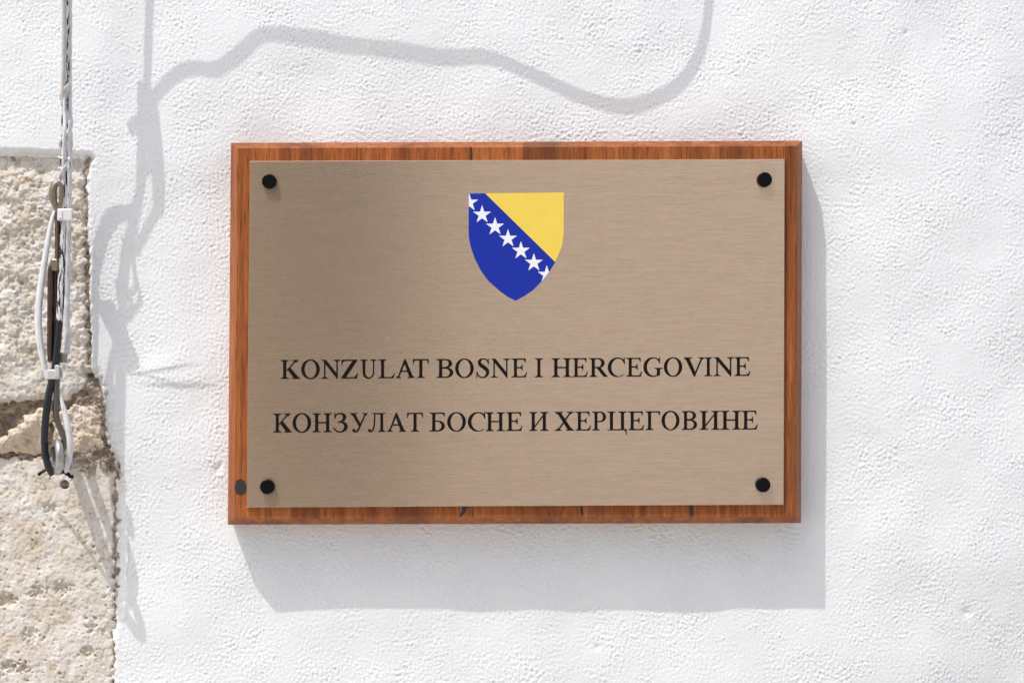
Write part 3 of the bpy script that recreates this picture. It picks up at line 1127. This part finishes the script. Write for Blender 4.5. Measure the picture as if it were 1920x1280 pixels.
sw = tube('white_wire', [(121, 158, 106, 1.6), (120.5, 205, 110, 2.6), (122, 240, 117, 3.0), (120, 264, 113, 3.0), (119, 300, 105, 2.6), (118, 332, 99, 1.6)],
          3, M_WCABLE, None, n=8, seg=8)
tag(sw, 'thin white wire standing off the cable front above the bronze eye', 'wire')

# turnbuckle
tb = empty('turnbuckle', W(104, 600, 95), 'weathered steel turnbuckle with threaded eye and lower hook', 'turnbuckle')
tube('eye', [(110, 396, 96, 4.4), (103, 384, 97, 5.8), (99.5, 370, 98, 7.2), (99.5, 356, 98, 7.2), (104, 346, 98, 5.8), (110, 344, 98, 4.6), (115, 351, 98, 4.2), (115.5, 364, 98, 4.2),
             (113.5, 380, 97, 4.2), (110, 396, 96, 4.4)], 5, M_BRONZE, tb, n=7, seg=12)
ty0, ty1 = 398, 492
pts, rr = [], []
nth = 27
for k in range(nth * 4 + 1):
    pts.append(W(107.5, ty0 + (ty1 - ty0) * k / (nth * 4), 96))
    rr.append((4.9 if k % 4 in (1, 2) else 3.9) * S)
vs, fs = tube_data(pts, rr, 12)
link('threaded_rod', mesh('threaded_rod', vs, fs), M_RUST, tb)
vs, fs = tube_data([W(103.5, y_, 96) for y_ in (486, 487.5, 506, 507.5)], [7.4 * S, 8.6 * S, 8.6 * S, 7.4 * S], 6)
link('nut', mesh('nut', vs, fs), M_BRONZE, tb, smooth=False)
for (bx, bh) in ((94.5, 97), (103.5, 88)):
    tube('body_bar', [(bx + 1.5, 497, bh, 3.6), (bx, 510, bh, 4.8), (bx - 0.6, 580, bh, 5.2), (bx - 0.8, 650, bh, 5.2), (bx - 0.5, 676, bh, 4.6)], 5, M_RUST, tb, n=5)
vs, fs = box_data(90, 661, 126, 680, 82, 94, 2.5)
link('collar', mesh('collar', vs, fs), mat_metal('grey_green_collar', (0.30, 0.30, 0.27), 0.3), tb, smooth=False)
tube('hook', [(107, 674, 97), (106.5, 720, 98), (105.5, 765, 99), (107, 786, 99.5), (113.5, 804, 100), (119.5, 820, 101), (119, 838, 102), (112, 850, 105), (103, 853, 110), (97, 846, 114), (96.5, 836, 115)],
     5.6, mat_metal('dark_hook_steel', (0.17, 0.15, 0.125), 0.4, 0.4), tb, n=8, seg=12)

# clamps and clips
cl = empty('cable_clamp', W(122, 402, 90), 'small white painted clamp block across the cables below the bronze eye', 'clamp')
vs, fs = box_data(107.5, 391, 135.5, 414, 62, 108, 2.2)
link('clamp_body', mesh('clamp_body', vs, fs), M_CLAMP, cl, smooth=False)
vs, fs = box_data(110, 394.5, 117, 410.5, 107.5, 109.6, 0.8)
link('clamp_tab', mesh('clamp_tab', vs, fs), M_CLAMP, cl, smooth=False)
kc = empty('cable_clip', W(102, 698, 100), 'light grey metal clip wrapped round the black cable near its lower loop', 'clip')
vs, fs = box_data(87.5, 692, 112, 711, 90, 108.5, 2.6)
link('band', mesh('band', vs, fs), M_ALU, kc, smooth=False)
vs, fs = box_data(102.5, 684, 111.5, 708, 108, 116, 1.6)
link('folded_lip', mesh('folded_lip', vs, fs), M_ALU, kc, smooth=False)
vs, fs = box_data(111, 685, 118, 710, 93, 109, 2.0)
link('side_cheek', mesh('side_cheek', vs, fs), M_ALU, kc, smooth=False)

# tie rings
for (y_, w_) in ((297, 8.6), (317, 7.6)):
    pts = []
    for k in range(24):
        a = 2 * math.pi * k / 24
        pts.append(W(118 + w_ * math.cos(a), y_ + 2.0 * math.cos(a), 93 + w_ * math.sin(a)))
    vs, fs = tube_data(pts, 2.3 * S, 8, closed=True)
    o = link('wire_ring', mesh('wire_ring', vs, fs), M_ALU)
    tag(o, 'grey wire ring twisted round the cable, %s of the two above the bronze eye' % ('upper' if y_ < 300 else 'lower'), 'wire', 'wire rings round the cable')

# eye bolt driven into the wall
eb = empty('eye_bolt', V(131, 876, -14), 'galvanised eye bolt set in the stone joint, holding the hook', 'eye bolt')
cxw, cyw, ch = 134, 849, 106
pts = []
for k in range(40):
    a = 2 * math.pi * k / 40
    d = 25 * math.sin(a)
    pts.append(V(cxw + d * 0.42, cyw - 27 * math.cos(a), ch + d * 0.9))
vs, fs = tube_data(pts, 7.0 * S, 14, closed=True)
link('ring', mesh('ring', vs, fs), M_STEEL, eb)
tube('shank', [(cxw - 6, cyw + 6, ch - 24, 7.2), (cxw - 6, cyw + 12, ch - 40, 9.4), (cxw - 5, cyw + 18, 40, 10.5), (cxw - 4, cyw + 22, -34, 10.5)], 8, M_STEEL, eb, n=5, wall=True)

tube('shank', [(153, 862, 78, 7.4), (153, 863, 40, 8.0), (153, 864, -34, 8.0)], 8, M_STEEL, eb, n=5, wall=True)

zt = tube('zip_tie', [(73, 889, 14, 3.4), (80, 884, 22, 2.8), (90, 880, 40, 2.8), (103, 884, 62, 3.0), (113, 886, 78, 3.2), (119, 884, 84, 3.6), (127, 888, 88, 3.8), (132, 893, 90, 3.0), (137, 893, 91, 3.4)],
          3, M_CABLE_BLACK, None, n=6, seg=8)
tag(zt, 'black zip tie with cut ends under the steel ring', 'zip tie')

# ------------------------------------------------------------------ unseen houses added across the street to shape the reflection in the plate
house = empty('added_stone_house', (0, -6.5, GZ), 'unseen stone house added across the street, darkening the reflection in the metal plate', 'house')
hm = mat_plain('dark_limestone', (0.21, 0.175, 0.14), 0.9, 0, 0.1, 3)  # wall tone kept dark to deepen the band mirrored in the plate


def wbox(a, b, name, mat, parent):
    (ax, ay, az), (bx, by, bz) = a, b
    vs = [(ax, ay, az), (bx, ay, az), (bx, by, az), (ax, by, az), (ax, ay, bz), (bx, ay, bz), (bx, by, bz), (ax, by, bz)]
    fs = [(3, 2, 1, 0), (4, 5, 6, 7), (0, 1, 5, 4), (1, 2, 6, 5), (2, 3, 7, 6), (3, 0, 4, 7)]
    return link(name, mesh(name, vs, fs), mat, parent, smooth=False)


FY = -6.5
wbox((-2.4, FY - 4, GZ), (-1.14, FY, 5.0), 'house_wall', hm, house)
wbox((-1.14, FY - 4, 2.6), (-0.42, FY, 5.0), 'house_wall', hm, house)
wbox((-1.14, FY - 0.5, GZ), (-0.42, FY - 0.35, 2.6), 'reflection_gate', mat_plain('dark_reflection_gate', (0.03, 0.026, 0.022), 0.6), house)  # invented dark panel, gives the plate its dark reflected band at left
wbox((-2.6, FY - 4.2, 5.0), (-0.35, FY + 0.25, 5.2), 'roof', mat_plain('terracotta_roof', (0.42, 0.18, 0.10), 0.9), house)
added_white_house = empty('added_white_house', (1.5, FY - 1, GZ), 'unseen white plastered house added across the street, brightening the reflection in the metal plate', 'house')  # added out of view so the right of the plate reflects brighter
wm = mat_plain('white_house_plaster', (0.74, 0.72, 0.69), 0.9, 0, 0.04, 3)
wbox((-0.30, FY - 4, GZ), (2.6, FY - 0.6, 4.2), 'house_wall', wm, added_white_house)
wbox((-0.34, FY - 4.2, 4.2), (2.8, FY - 0.4, 4.4), 'roof', mat_plain('terracotta_tiles', (0.42, 0.18, 0.10), 0.9), added_white_house)
